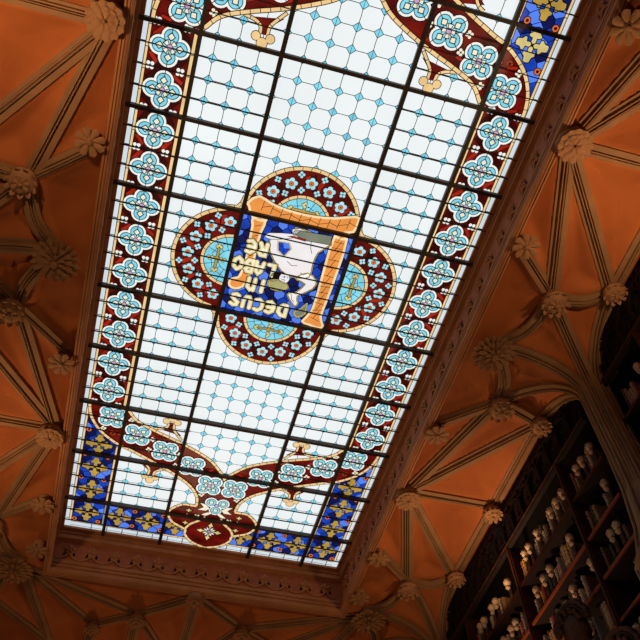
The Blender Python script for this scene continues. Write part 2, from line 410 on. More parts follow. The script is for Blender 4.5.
# the swooping red bands at both ends
OUT = [(-8.88, -11.0), (-8.86, -11.5), (-8.62, -12.3), (-8.0, -13.17), (-6.99, -13.9), (-5.96, -14.3), (-4.46, -14.95), (-3.09, -15.64), (-2.0, -16.38), (-1.4, -17.2), (-1.26, -18.0)]
INN = [(-6.95, -10.9), (-6.6, -11.25), (-6.01, -11.9), (-4.89, -12.4), (-3.6, -12.85), (-2.3, -13.38), (-1.22, -13.95), (-.5, -14.65), (0, -15.25)]
LOOP = [(-1.26, -18.05), (-1.6, -18.05), (-2.18, -18.1), (-2.83, -18.72), (-2.86, -19.26), (-2.48, -19.83), (-1.6, -20.3), (-1.51, -20.76), (-.95, -21.38), (0, -21.74)]
for sv in (-1, 1):
    def F(pts, su=1): return [(x * su, -y * sv * -1 if sv < 0 else -y) for x, y in pts]
    out = smooth(OUT, 4); inn = smooth(INN, 4); lp = smooth(LOOP, 4)
    F = (lambda pts, su=1: [(x * su, y) for x, y in pts]) if sv < 0 else (lambda pts, su=1: [(x * su, -y) for x, y in pts])
    g = Glass()
    for su in (-1, 1):
        poly = inn + [(0, -18.0), (-1.26, -18.0)] + out[::-1][1:]
        poly = [p for i, p in enumerate(poly) if i == 0 or p != poly[i - 1]]
        # strips keep the concave band well tessellated
        n = 36
        def samp(c, t):
            x = t * (len(c) - 1); i = min(int(x), len(c) - 2); fr = x - i
            return (c[i][0] + (c[i + 1][0] - c[i][0]) * fr, c[i][1] + (c[i + 1][1] - c[i][1]) * fr)
        for i in range(n):
            a, b = i / n, (i + 1) / n
            g.poly(F([samp(out, a), samp(inn, a), samp(inn, b), samp(out, b)], su), 'red', 5)
        g.poly(F([(0, -15.25), (-1.26, -18.0), (0, -18.0)], su), 'red', 5)
        g.poly(F([(-1.26, -18.0)] + lp + [(0, -18.0)], su), 'red', 5)
        g.amber(F(out, su), .16, 20); g.amber(F(inn, su), .16, 20); g.amber(F(lp, su), .16, 20)
        # inner division of the cartouche
        g.amber(F(smooth([(-1.6, -20.25), (-1.35, -19.75), (-.85, -19.3), (-.5, -18.85)], 4), su), .16, 20)
        for u, v in ((-6.9, -12.5), (-4.9, -13.15), (-5.0, -14.0), (-3.1, -14.0), (-3.2, -14.9), (-1.5, -15.2), (-7.9, -12.95), (-6.35, -11.95), (-1.15, -17.0), (0, -15.85)):
            floret(g, *F([(u, v)], su)[0], .19, 8, rot=.3)
        for u, v, a in ((-8.3, -11.2, .3), (-6.75, -13.3, -.5), (-5.0, -12.85, -.4), (-3.2, -13.3, -.4), (-2.8, -15.3, -.5), (-1.0, -14.9, .7), (-7.5, -13.1, .2)):
            shard(g, *F([(u, v)], su)[0], a * su * (-1 if sv > 0 else 1), .28, .1, 6)
        for u, v in ((-1.66, -18.55), (-2.3, -19.15), (-1.68, -19.72), (-1.15, -18.95)):
            c = F([(u, v)], su)[0]
            q = [(c[0] - .26, c[1]), (c[0] - .08, c[1] - .08), (c[0], c[1] - .24), (c[0] + .08, c[1] - .08), (c[0] + .26, c[1]), (c[0] + .08, c[1] + .08), (c[0], c[1] + .24), (c[0] - .08, c[1] + .08)]
            g.shape(q, 'pale_gold', 12)
        for k in range(5):
            a = pi * k / 4 + .2; c = F([(-1.68, -19.15)], su)[0]
            g.disc(c[0] + .22 * cos(a), c[1] + .16 * sin(a), .11, 'medal_white', 14, 8)
        # white leaves under the trefoil
        for q in ([(-.35, -18.1), (-.7, -17.75), (-1.1, -17.7), (-.8, -18.05), (-1.15, -18.35), (-.6, -18.35)], [(-.15, -18.3), (-.55, -18.5), (-.85, -18.75), (-.5, -18.8), (-.2, -18.55)], [(-.05, -18.9), (-.3, -19.05), (-.5, -19.35), (-.2, -19.2), (-.05, -19.1)], [(-.95, -18.75), (-1.15, -18.95), (-.95, -19.1), (-.85, -18.95)]):
            g.shape(F(q, su), 'cream', 15, .04)
        # finials: three amber knobs on a red stem
        for (cu, cv, dr, base) in ((-4.0, -11.5, 1, -12.5), (-4.55, -16.2, -1, -15.1)):
            sw = -.34 * dr
            g.poly(F([(cu - .12, cv - dr * .1), (cu + .12, cv - dr * .1), (cu + .2, cv - dr * .5), (cu + .75, base), (cu - .65, base + dr * (.25)), (cu - .2, cv - dr * .5)], su), 'red', 6)
            g.amber(F(smooth([(cu + .17, cv - dr * .15), (cu + .22, cv - dr * .5), (cu + .6, cv - dr * .75), (cu + 1.15, cv - dr * .8)] if dr < 0 else [(cu + .17, cv - dr * .15), (cu + .2, cv - dr * .55), (cu + .5, cv - dr * .95), (cu + .8, cv - dr * 1.3)], 4), su), .12, 16)
            g.amber(F(smooth([(cu - .17, cv - dr * .15), (cu - .22, cv - dr * .45), (cu - .5, cv - dr * .65), (cu - 1.0, cv - dr * .75)] if dr > 0 else [(cu - .17, cv - dr * .15), (cu - .15, cv - dr * .6), (cu - .4, cv - dr * .95), (cu - .7, cv - dr * 1.1)], 4), su), .12, 16)
            for a, b, r in ((-.33, .0, .2), (.33, .0, .2), (0, .27 * dr, .24)):
                c = F([(cu + a, cv + b)], su)[0]
                g.disc(*c, r + .035, LEAD, 19, 12); g.disc(*c, r, 'amber', 20, 12)
    # trefoil and flower of the cartouche
    c = F([(0, -17.73)])[0]
    for k in range(3):
        a = pi / 2 * (1 if sv > 0 else -1) + k * 2 * pi / 3
        x, y = c[0] + .44 * cos(a), c[1] + .44 * sin(a)
        g.disc(x, y, .46, LEAD, 14); g.disc(x, y, .42, 'medal_white', 15); g.disc(x, y, .33, LEAD, 16); g.disc(x, y, .29, 'cyan', 17)
        g.shape([(x - .13, y - .13), (x + .13, y - .13), (x + .13, y + .13), (x - .13, y + .13)], 'cream', 18, .04)
    g.disc(*c, .16, LEAD, 20); g.disc(*c, .12, 'purple', 21)
    c = F([(0, -20.2)])[0]
    for k in range(4):
        a = k * pi / 2
        q = [(c[0] + x * cos(a) - y * sin(a), c[1] + x * sin(a) + y * cos(a)) for x, y in ((.1, 0), (.45, .09), (.55, .2), (.68, .1), (.88, 0), (.68, -.1), (.55, -.2), (.45, -.09))]
        g.shape(q, 'pale_gold', 12)
        for b in (.5, 1.07):
            g.shape([(c[0] + r * cos(a + b + t), c[1] + r * sin(a + b + t)) for r, t in ((.08, 0), (.3, .25), (.48, 0), (.3, -.25))], 'medal_white', 13, .03)
    g.disc(*c, .1, 'purple', 15, 8)
    # point where the two bands meet
    g.shape(F([(-.35, -14.9), (0, -15.1), (.35, -14.9), (0, -15.55)]), 'amber', 22)
    g.build('swooping_red_band', sky)

# four red lobes round the emblem
def lobe(rot):
    """lobe whose centre lies at (0, 3), turned by rot about the middle"""
    root = None
    def T(p): return (p[0] * cos(rot) - p[1] * sin(rot), p[0] * sin(rot) + p[1] * cos(rot))
    g = Glass()
    R0 = 2.98
    pts = [(-3.0, 3.02)] + [(-3.05, 3.5)] + arc(0, 3.0, R0, pi - .17, .17, 30) + [(3.05, 3.5), (3.0, 3.02)]
    g.poly([T(p) for p in pts], 'red', 5)
    for i in range(22):
        a = (i + .5) * pi / 22; 
        if random.random() < .55: shard(g, *T((2.25 * cos(a), 3 + 2.25 * sin(a))), rot + a + random.uniform(-.5, .5), random.uniform(.2, .5), .16, 6, random.choice(('bright_red', 'dark_red', 'bright_red')))
    g.amber([T(p) for p in arc(0, 3, R0, pi - .15, .15, 40)], .17, 10)
    for sx in (-1, 1):
        g.amber([T((sx * 2.95, 3.45)), T((sx * 3.12, 3.18))], .15, 12)
    g.poly([T(p) for p in [(-1.42, 3.0)] + arc(0, 3.0, 1.42, pi, 0, 20)], 'cyan', 8)
    for k in range(1, 8):
        a = k * pi / 8 + random.uniform(-.05, .05)
        g.line([T((.6 * cos(a), 3 + .6 * sin(a))), T((1.42 * cos(a), 3 + 1.42 * sin(a)))], .03, LEAD, 9)
        g.line([T((.98 * cos(a - .2), 3 + .98 * sin(a - .2))), T((1.02 * cos(a + .2), 3 + 1.02 * sin(a + .2)))], .03, LEAD, 9)
    g.line([T(p) for p in arc(0, 3.0, .62, pi, 0, 8)], .03, LEAD, 9)
    g.amber([T(p) for p in arc(0, 3, 1.47, pi, 0, 24)], .15, 10)
    for k in range(6):
        b = pi / 2 + (k - 2.5) * radians26
        for rr in (2.66, 1.84): floret(g, *T((rr * cos(b), 3 + rr * sin(b))), .18, 12, 'pale_cyan', rot + b)
    lo = g.build('red_lobe', sky)
    # gold cross
    g = Glass()
    for a, b in (((-.62, 3.7), (.62, 3.7)), ((0, 3.42), (0, 4.0))):
        g.line([T(a), T(b)], .17, LEAD, 13); g.line([T(a), T(b)], .11, 'gold', 14)
    for x, y in ((-.68, 3.7), (.68, 3.7), (0, 3.38), (0, 4.05)):
        for dx, dy in ((0, .1), (0, -.1), (.09 * (1 if x > 0 else -1), 0)):
            c = T((x + dx, y + dy)); g.disc(*c, .11, LEAD, 15, 8); g.disc(*c, .08, 'pale_gold', 16, 8)
    g.build('gold_cross', lo)
    return lo, T
radians26 = math.radians(26)
g = Glass()
for k in range(5):
    a = k * 2 * pi / 5 + .3
    g.disc(.2 * cos(a), .2 * sin(a), .165, LEAD, 12, 10)
for k in range(5):
    a = k * 2 * pi / 5 + .3
    g.disc(.2 * cos(a), .2 * sin(a), .13, 'pale_cyan', 13, 10)
g.disc(0, 0, .14, LEAD, 14, 10); g.disc(0, 0, .115, 'ring', 15, 10); g.disc(0, 0, .045, 'bright_red', 16, 8)
fl0 = g.build('flower')
for v in fl0.data.vertices: v.co.z -= ZG
first = True
for rot, ks in ((0, range(-2, 3)), (pi / 2, range(-3, 4)), (pi, range(-3, 4)), (-pi / 2, range(-3, 4))):
    lo, T = lobe(rot)
    for k in ks:
        b = pi / 2 + k * radians26
        o = fl0 if first else fl0.copy()
        if not first: C.objects.link(o)
        first = False
        p = T((2.24 * cos(b), 3 + 2.24 * sin(b)))
        o.parent = lo; o.location = (p[0] * S, -p[1] * P * S, ZG)
# cream corner pieces where the lobes meet
g = Glass()
for su in (-1, 1):
    for sv in (-1, 1):
        g.amber([(su * 3.9, sv * 3.04), (su * 3.3, sv * 3.12), (su * 3.12, sv * 3.4), (su * 3.05, sv * 3.8)], .13, 13)
g.build('cream_corner_piece', sky)

# central emblem
EM = {
 'scroll_top': [(-2.82,3.52),(-2.36,3.97),(-1.56,3.69),(-0.55,3.55),(0.56,3.56),(1.64,3.73),(2.66,4.08),(2.88,3.91),(2.8,3.24),(2.42,3.1),(2.57,2.72),(1.96,2.73),(1.92,2.98),(1.36,2.97),(0.24,2.93),(-0.76,2.95),(-1.58,3.04),(-1.75,2.72),(-2.4,2.75),(-2.73,3.3)],
 'scroll_left': [(-2.4,2.8),(-2.32,2.3),(-2.3,1.9),(-2.25,1.07),(-2.19,0.09),(-2.32,-0.75),(-2.48,-0.89),(-2.75,-1.08),(-2.71,-1.44),(-2.39,-1.55),(-2.05,-1.35),(-1.85,-0.85),(-1.8,0.04),(-1.84,1.04),(-1.83,2.02),(-1.75,2.8)],
 'scroll_right': [(1.95,2.77),(1.93,0.99),(2.0,-0.63),(1.99,-1.94),(1.66,-2.7),(2.07,-2.82),(2.64,-2.92),(2.85,-2.71),(2.57,-2.19),(2.61,-0.94),(2.65,0.73),(2.59,2.75)],
 'torso': [(-1.26,2.0),(-1.1,1.08),(-0.46,0.31),(0.0,-0.01),(0.75,-0.1),(1.28,0.1),(1.27,0.85),(1.34,1.6),(1.85,2.23),(1.61,2.55),(0.83,2.63),(-0.14,2.72),(-0.2,2.23),(-0.7,2.24)],
 'armhole': [(-0.86,1.78),(-0.24,1.82),(-0.07,1.51),(-0.31,0.95),(-0.73,1.25)],
 'arm_left': [(-1.59,1.91),(-1.36,2.14),(-0.23,2.36),(-0.17,2.13),(-1.21,1.79)],
 'arm_right': [(0.66,-0.04),(1.14,0.32),(1.72,-0.03),(1.65,-0.57),(0.97,-1.2),(1.11,-1.62),(0.98,-1.84),(0.45,-1.25),(0.66,-1.04),(0.85,-1.0),(1.2,-0.38),(0.7,-0.21)],
 'face': [(-0.19,-0.02),(0.21,-0.06),(0.31,-0.31),(0.15,-0.57),(-0.24,-0.47)],
 'hair': [(-0.67,-0.14),(-0.13,0.05),(-0.1,-0.2),(-0.24,-0.47),(-0.68,-0.63)],
 'cap': [(-0.74,-0.64),(-0.24,-0.47),(0.15,-0.57),(0.34,-0.82),(0.02,-1.08),(-0.43,-1.09),(-0.69,-0.93)],
 'anvil': [(-0.27,2.42),(-0.11,2.62),(1.8,2.74),(1.83,2.22),(0.45,2.15)],
 'cloth': [(-0.3,2.62),(0.22,2.79),(0.0,2.42),(-0.26,2.35)],
 'rod': [(-0.43,2.17),(-0.2,2.25),(0.53,2.23),(0.52,2.12)],
 'hammer': [(1.04,-2.23),(1.36,-1.94),(1.61,-1.54),(1.67,-2.18),(1.31,-2.5)],
}
em = Glass(); em.rect(-3, -3, 3, 3, 'blue', 14); mosaic(em, -2.95, -2.95, 2.95, 2.95, 15, .55)
em.line([(-2.95, -2.95), (2.95, -2.95), (2.95, 2.95), (-2.95, 2.95)], .1, LEAD, 17, True)
emo = em.build('emblem_panel', sky)
def crack(g, pts, L, n):
    us = [p[0] for p in pts]; vs = [p[1] for p in pts]
    cu, cv = sum(us) / len(us), sum(vs) / len(vs)
g = Glass()
for k in ('scroll_left', 'scroll_right', 'scroll_top'):
    pts = smooth(EM[k], 2, True)
    g.line(pts, .2, LEAD, 18, True); g.poly(pts, 'orange', 19); g.line(pts, .13, 'scroll_edge', 20, True)
for v in [x * .55 - 2.4 for x in range(10)]:
    u = 2.28; g.line([(u - .28, v + .1 * sin(v * 7)), (u + .28, v - .12 * cos(v * 5))], .03, LEAD, 21)
    g.line([(u - .1, v), (u + .1, v + .55)], .03, LEAD, 21)
for k, u in enumerate([-2.1 + x * .5 for x in range(10)]):
    vc = 3.25 + .06 * u * u; g.line([(u, vc - .27), (u + .06, vc + .27)], .03, LEAD, 21); g.line([(u, vc + (.1 if k % 2 else -.1)), (u + .5, vc - (.05 if k % 2 else -.1))], .03, LEAD, 21)
for v in (.1, .5, 1.2, 1.7, 2.3, -.5): g.line([(-2.2, v), (-1.9, v + .15)], .03, LEAD, 21)
g.build('orange_scroll_frame', emo)
g = Glass()
def fig(k, mat, L, w=.06, sm=2, trim=True):
    p = smooth(EM[k], sm, True) if sm else EM[k]
    if trim: g.line(p, .15, LEAD, L - 1, True); 
    g.poly(p, mat, L)
    if trim: g.line(p, .08, 'pale_gold', L + 1, True)
    g.line(p, w * .5, LEAD, L + 2, True)
fig('anvil', 'grey_green', 24, sm=0, trim=False); fig('cloth', 'skin', 26, sm=0, trim=False)
fig('torso', 'skin', 22); fig('anvil', 'grey_green', 26, sm=0, trim=False); fig('arm_left', 'skin', 26, trim=False)
fig('arm_right', 'skin', 22)
g.poly(EM['armhole'], 'blue', 26); g.line(EM['armhole'], .08, 'pale_gold', 27, True)
g.line([(-.86, 1.6), (-.1, 1.4)], .03, LEAD, 27); g.line([(-.5, 1.8), (-.4, 1.1)], .03, LEAD, 27); g.poly([(-.55, 1.75), (-.26, 1.8), (-.12, 1.5), (-.45, 1.45)], 'light_blue', 28)
fig('rod', 'bright_red', 28, sm=0, trim=False)
fig('hair', LEAD, 26, trim=False); fig('face', 'skin', 28, trim=False); fig('cap', 'olive', 27)
fig('hammer', 'grey_green', 27)
g.disc(0, -.2, .05, LEAD, 31, 8); g.line([(-.12, -.42), (.02, -.35), (.1, -.45)], .03, LEAD, 31); g.line([(.12, -.15), (.22, -.22)], .03, LEAD, 31)
g.line([(-.1, .75), (.2, .55), (.5, .62)], .03, LEAD, 27); g.line([(.75, .25), (.95, .15), (1.1, .25)], .03, LEAD, 27); g.line([(.6, -1.1), (.75, -1.5), (.9, -1.6)], .03, LEAD, 27)
g.line([(.83, 2.2), (.9, 1.8), (1.05, 1.5)], .03, LEAD, 27)
g.build('bending_figure', emo)
GLY = {
 'D': [[(-.2,-.33),(-.2,.33),(.02,.33),(.22,.14),(.22,-.14),(.02,-.33),(-.2,-.33)]],
 'E': [[(.2,.28),(.0,.34),(-.18,.2),(-.22,0),(-.18,-.2),(.0,-.34),(.2,-.28)],[(-.2,0),(.14,0)]],
 'C': [[(.2,.28),(.0,.34),(-.18,.2),(-.22,0),(-.18,-.2),(.0,-.34),(.2,-.28)]],
 'U': [[(-.2,.34),(-.2,-.1),(-.08,-.32),(.08,-.32),(.2,-.1),(.2,.34)]],
 'S': [[(.2,.26),(.04,.34),(-.14,.3),(-.18,.14),(0,.02),(.16,-.12),(.14,-.28),(-.04,-.34),(-.2,-.26)]],
 'I': [[(0,.34),(0,-.34)]],
 'N': [[(-.18,-.34),(-.18,.34)],[(-.18,.2),(.0,.33),(.18,.18),(.18,-.34)]],
 'L': [[(-.16,.34),(-.16,-.32),(.18,-.32)]],
 'A': [[(-.2,-.34),(-.13,.2),(0,.33),(.13,.2),(.2,-.34)],[(-.17,-.06),(.17,-.06)]],
 'B': [[(-.18,-.33),(-.18,.33),(.06,.33),(.16,.2),(.04,.03),(-.18,.02)],[(.04,.03),(.2,-.14),(.08,-.33),(-.18,-.33)]],
 'O': [[(0,.34),(-.18,.2),(-.22,0),(-.18,-.2),(0,-.34),(.18,-.2),(.22,0),(.18,.2),(0,.34)]],
 'R': [[(-.18,-.34),(-.18,.33),(.06,.33),(.18,.18),(.04,.02),(-.18,.0)],[(.0,.02),(.2,-.34)]],
}
for ch, cu, cv in (('S',-2.25,-2.2),('U',-1.58,-2.22),('C',-.93,-2.25),('E',-.29,-2.25),('D',.42,-2.27),('N',-1.61,-1.07),('I',-1.0,-1.07),
                   ('O',-2.57,-.0),('B',-1.96,-.02),('A',-1.42,-.02),('L',-.8,-.02),('E',-2.12,1.12),('R',-1.48,1.1)):
    g = Glass(); ks = .95
    for mat, w, L in ((LEAD, .33, 24), ('pale_gold', .25, 25), ('cream', .12, 26)):
        for st in GLY[ch]:
            q = [(cu - x * ks, cv - y * ks * 1.08) for x, y in st]     # the motto reads with its top towards the near end
            g.line(q, w, mat, L)
            if mat != 'x':
                for e in (q[0], q[-1]): g.disc(*e, w / 2, mat, L, 8)
    g.build('letter', emo)

# iron bars and thin support rods below the glass
def bar(u0, v0, u1, v1, w, z0, z1, name='iron_bar', mat=IRON):
    g = MB(); 
    x0, x1 = u0 * S, u1 * S; y0, y1 = -v0 * P * S, -v1 * P * S
    if u0 == u1: g.box((x0 - w, min(y0, y1), z0), (x0 + w, max(y0, y1), z1), mat)
    else: g.box((min(x0, x1), y0 - w, z0), (max(x0, x1), y0 + w, z1), mat)
    g.build(name, sky)
for u in (-U1, -3, 3, U1): bar(u, -VE, u, VE, .019, ZG - .045, ZG + .02)
for v in HB: bar(-UE, v, UE, v, .017, ZG - .05, ZG + .02)
for k in range(-21, 22):
    if k in HB: continue
    zz = (ZG - .034, ZG - .024)
    for a, b in ((-UE, -3), (3, UE)): bar(a, k, b, k, .0055 if k < 9 else .004, *zz, 'support_rod', LEAD)
    if abs(k) < 3: bar(-3, k, 3, k, .0055, *zz, 'support_rod', LEAD)

# ------------------------------------------------------------------ the well round the skylight
PROF = [(-.045, .03), (-.045, -.03), (-.0, -.035), (.0, -.07), (.018, -.078), (.018, -.10), (.004, -.108), (.004, -.135), (-.012, -.14), (-.012, -.16), (.03, -.175), (.03, -.185),
        (.03, -.46), (-.002, -.475), (-.002, -.50), (-.016, -.505), (-.016, -.53), (.0, -.535), (.0, -.56), (-.02, -.565), (-.02, -.585), (-.004, -.59), (-.004, -.615), (-.03, -.625), (-.03, -.665),
        (-.01, -.68), (.002, -.682), (.004, -.692), (.016, -.692), (.018, -.682), (.026, -.682), (.028, -.694), (.042, -.694), (.046, -.68), (.052, -.66), (.052, -.5)]
names = ['trim_1', 'trim_2', 'trim_3', 'trim_4']
quad = [((-1, -1), (1, -1)), ((1, -1), (1, 1)), ((1, 1), (-1, 1)), ((-1, 1), (-1, -1))]
frames = []
for nme, (a, b) in zip(names, quad):
    vs = []; fs = []; mi = []
    for (sx, sy) in (a, b):
        for d, z in PROF: vs.append((sx * (HX + d), sy * (HY + d), ZG + z))
    n = len(PROF)
    for i in range(n - 1):
        fs.append((i, i + 1, n + i + 1, n + i)); mi.append(1 if i == 11 else 0)
    frames.append(struct(mesh_obj(nme, vs, fs, [FRAME, FRIEZE], mi)))
# carved frieze ornament: crossing scrolls with a four-petalled leaf, shade painted in as a dark disc on each side
def ornament():
    g = MB()
    def T(x, z, d): return (x, d, z)
    for k, ln in ((0, .095), (1, .08), (2, .08), (3, .06), (4, .06)):
        a = pi / 2 + (0, 1.0, -1.0, 2.35, -2.35)[k]
        pts = [(0, 0), (.3, .22), (.55, .36), (.8, .28), (1, 0), (.8, -.28), (.55, -.36), (.3, -.22)]
        pts = [(x * ln, z * ln) for x, z in pts]
        q = [T(x * cos(a) - z * sin(a), (x * sin(a) + z * cos(a)), -.012) for x, z in pts]
        q2 = [(x, 0.004, z) for x, _, z in q]
        m = len(q); c1 = (.5 * ln * cos(a), -.032, .5 * ln * sin(a))
        g.add(q + q2 + [c1], [(i, (i + 1) % m, 2 * m) for i in range(m)] + [(i, m + i, m + (i + 1) % m, (i + 1) % m) for i in range(m)], FRAME)
    g.ball((0, -.022, 0), .018, FRAME, n=8, k=6)
    for sx in (-1, 1):
        g.tube([(-sx * .025, -.012, -.02), (sx * .02, -.014, -.062), (sx * .06, -.012, -.1), (sx * .1, -.01, -.118), (sx * .131, -.01, -.12)], .011, FRAME, 6)
    return g
og = ornament(); oproto = og.build('frieze_ornament', smooth=False); first = True
def shade_discs():  # flat dark ovals standing in for the shadows beside the leaf's base
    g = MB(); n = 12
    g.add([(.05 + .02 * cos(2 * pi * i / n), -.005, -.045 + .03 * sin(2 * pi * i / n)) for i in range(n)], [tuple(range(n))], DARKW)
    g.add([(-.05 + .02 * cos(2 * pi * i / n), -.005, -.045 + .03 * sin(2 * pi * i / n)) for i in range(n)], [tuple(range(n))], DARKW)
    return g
eproto = shade_discs().build('frieze_shade_patch')
for idx, (fr, ang, half, off) in enumerate(zip(frames, (pi, pi / 2 * 3, 0, pi / 2), (HX, HY, HX, HY), (HY, HX, HY, HX))):
    # centre of the frieze face, local -Y looks into the well
    n = int((half - .14) / .262)
    for k in range(-n, n + 1):
        t = k * .262
        if idx in (0, 2): loc = (t, (off + .03) * (1 if idx == 2 else -1), ZG - .32); rz = 0 if idx == 2 else pi
        else: loc = ((off + .03) * (1 if idx == 1 else -1), t, ZG - .32); rz = -pi / 2 if idx == 1 else pi / 2
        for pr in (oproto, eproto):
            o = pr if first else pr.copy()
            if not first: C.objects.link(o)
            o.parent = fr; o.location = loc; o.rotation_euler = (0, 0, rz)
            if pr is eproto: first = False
            if first and pr is oproto:
                pass
        first = False
# remedy: the first placement used both prototypes

# ------------------------------------------------------------------ the vault
ZV = 8.03; RS = .12; FR = .72; FH = .50
PX = 2.97; YO = -.07; PY = (-8.24 + YO, -4.12 + YO, YO, 4.12 + YO)
def fan_drop(x, y):
    best = 0
    for sx in (-1, 1):
        for py in PY:
            r = math.hypot(x - sx * PX, y - py)
            if r < RS + FR:
                t = max(0, (RS + FR - max(r, RS))) / FR
                best = max(best, FH * (1 - sqrt(max(0, 1 - t * t))))
    return best
def zv(x, y): return ZV - fan_drop(x, y)
# rib plan lines on one side (x > 0); k = pillar y, A = star centre y
ribs = []       # (list of plan points or special)
NX, NY = 2.36, .66
def seg_pts(a, b, n=10, bow=None):
    out = []
    for i in range(n + 1):
        t = i / n; x = a[0] + (b[0] - a[0]) * t; y = a[1] + (b[1] - a[1]) * t; z = None
        dz = 0
        if bow: x += bow[0] * sin(pi * t); y += bow[1] * sin(pi * t); dz = bow[2] * sin(pi * t)
        out.append((x, y, dz))
    return out
def shaft(a, c, sx):
    """plan point a runs to pillar at c: quarter-ellipse springing, then a vertical shaft"""
    d = Vector((a[0] - c[0], a[1] - c[1])); L = d.length; d.normalize()
    q = (c[0] + d.x * (RS - .01), c[1] + d.y * (RS - .01)); pts = []; nr = []
    for i in range(15):
        th = pi / 2 * i / 14
        f = (1 - sin(th))
        pts.append(Vector((q[0] + (a[0] - q[0]) * f, q[1] + (a[1] - q[1]) * f, ZV - FH * (1 - cos(th)))))
        nr.append(Vector((d.x * sin(th), d.y * sin(th), -cos(th))))
    pts.append(Vector((q[0], q[1], 6.2))); nr.append(Vector((d.x, d.y, 0)))
    return pts, nr
RPROF = [(-.085, -.03), (-.085, .022), (-.055, .026), (-.048, .014), (-.038, .016), (-.036, .045), (-.022, .052), (-.016, .036), (-.008, .036), (-.006, .064), (.006, .064), (.008, .036), (.016, .036), (.022, .052), (.036, .045), (.038, .016), (.048, .014), (.055, .026), (.085, .022), (.085, -.03)]
RPROF = [(-.088, -.03), (-.088, .028), (-.022, .034), (-.018, .004), (-.006, .004), (-.002, .06), (.010, .062), (.014, .018), (.026, .018), (.030, .052), (.044, .050), (.048, .010), (.088, .008), (.088, -.03)]
RC = [4]
def rib(pts, nr, scale=1.0, flip=False):
    scale *= .74
    vs = []; fs = []; n = len(RPROF)
    for i, p in enumerate(pts):
        t = (pts[min(i + 1, len(pts) - 1)] - pts[max(i - 1, 0)]).normalized()
        nn = nr[i]; lat = t.cross(nn).normalized()
        for a, h in RPROF:
            vs.append(p + lat * a * scale * (-1 if flip else 1) + nn * h * scale)
    for i in range(len(pts) - 1):
        for j in range(n - 1): fs.append((i * n + j, i * n + j + 1, (i + 1) * n + j + 1, (i + 1) * n + j))
    fs.append(tuple(range(n))); fs.append(tuple((len(pts) - 1) * n + j for j in range(n))[::-1])
    RC[0] += 1
    o = mesh_obj('trim_%d' % RC[0], vs, fs, [RIB]); struct(o); return o
RIBLINES = []
def flat_rib(a, b, bow=None, scale=1.0, flip=False):
    pl = seg_pts(a, b, 12, bow); pts = []; nr = []
    for x, y, dz in pl:
        z = zv(x, y) + dz; pts.append(Vector((x, y, z)))
        e = .02; gx = (zv(x + e, y) - zv(x - e, y)) / (2 * e); gy = (zv(x, y + e) - zv(x, y - e)) / (2 * e)
        nr.append(Vector((gx, gy, -1)).normalized())
    RIBLINES.append([(p.x, p.y) for p in pts])
    return rib(pts, nr, scale, flip)
def shaft_rib(a, c, sx, scale=1.0):
    pts, nr = shaft(a, c, sx); RIBLINES.append([(p.x, p.y) for p in pts]); return rib(pts, nr, scale)
for sx in (-1, 1):
    for k in (-4.12, 0.0, 4.12):
        first_bay, last_bay = k == -4.12, k == 4.12; k += YO
        Pn = (sx * 2.04, k); Sp = (sx * PX, k)
        if not first_bay: shaft_rib(Pn, Sp, sx)
        for sy in (-1, 1):
            if first_bay and sy == -1: continue
            N = (sx * NX, k + sy * NY); F = (sx * 1.89, k + sy * 1.05); W = (sx * 2.89, k + sy * .83); A = (sx * 1.88, k + sy * 2.06)
            if last_bay and sy == 1:
                flat_rib(Pn, N, (sx * .05, 0, -.06)); shaft_rib(N, Sp, sx); shaft_rib(W, Sp, sx)
                continue
            flat_rib(Pn, N, (sx * .07, -sy * .03, -.07), .95)
            flat_rib(N, F, None, .9); flat_rib(N, W, (0, -sy * .05, -.06), .95)
            shaft_rib(N, Sp, sx, .95); shaft_rib(W, Sp, sx, 1.1)
            flat_rib(A, N, flip=sy > 0); flat_rib(A, W, flip=sy > 0)
            flat_rib(W, (sx * 2.89, k + sy * 2.06), scale=.9)
    for A in (-2.06 + YO, 2.06 + YO): flat_rib((sx * 1.88, A), (sx * 2.89, A), scale=.9)
# vault beyond the end of the skylight
for sx in (-1, 1):
    Pn = (sx * 2.04, 4.15); b2 = (sx * .64, 4.72); b4 = (sx * 1.13, 5.03)
    flat_rib(Pn, b2); flat_rib(Pn, b4, scale=.9); flat_rib((0, 4.25), b2); flat_rib(b2, b4, scale=.9)
    flat_rib(Pn, (sx * 1.62, 5.5)); flat_rib((sx * NX, 4.78), (sx * 1.5, 5.6), scale=.9); flat_rib(b2, (sx * .62, 6.6)); flat_rib(b4, (sx * 1.2, 6.6)); flat_rib(b2, (sx * .1, 5.6), scale=.9)
flat_rib((0, 4.22), (0, 6.6))

# the plaster webs: gently hollow between ribs
def build_web(x0, x1, y0, y1, nx, ny):
    vs = []; fs = []
    segs = []
    for L in RIBLINES:
        for a, b in ((L[0], L[len(L) // 2]), (L[len(L) // 2], L[-1])):
            if max(a[0], b[0]) > x0 - .4 and min(a[0], b[0]) < x1 + .4: segs.append((a, b))
    for j in range(ny + 1):
        y = y0 + (y1 - y0) * j / ny
        near = [q for q in segs if min(q[0][1], q[1][1]) - .4 < y < max(q[0][1], q[1][1]) + .4]
        for i in range(nx + 1):
            x = x0 + (x1 - x0) * i / nx
            d = .4
            for (ax, ay), (bx, by) in near:
                ex, ey = bx - ax, by - ay; l2 = ex * ex + ey * ey
                if l2 < 1e-8: continue
                t = max(0, min(1, ((x - ax) * ex + (y - ay) * ey) / l2))
                dd = math.hypot(x - ax - t * ex, y - ay - t * ey)
                if dd < d: d = dd
            lift = .16 * (1 - exp(-max(0, d - .07) / .16)); dr = fan_drop(x, y)
            vs.append((x, y, ZV - dr + .004 + lift * max(0, 1 - dr / .35)))
    for j in range(ny):
        for i in range(nx):
            a = j * (nx + 1) + i; fs.append((a, a + 1, a + nx + 2, a + nx + 1))
    return vs, fs
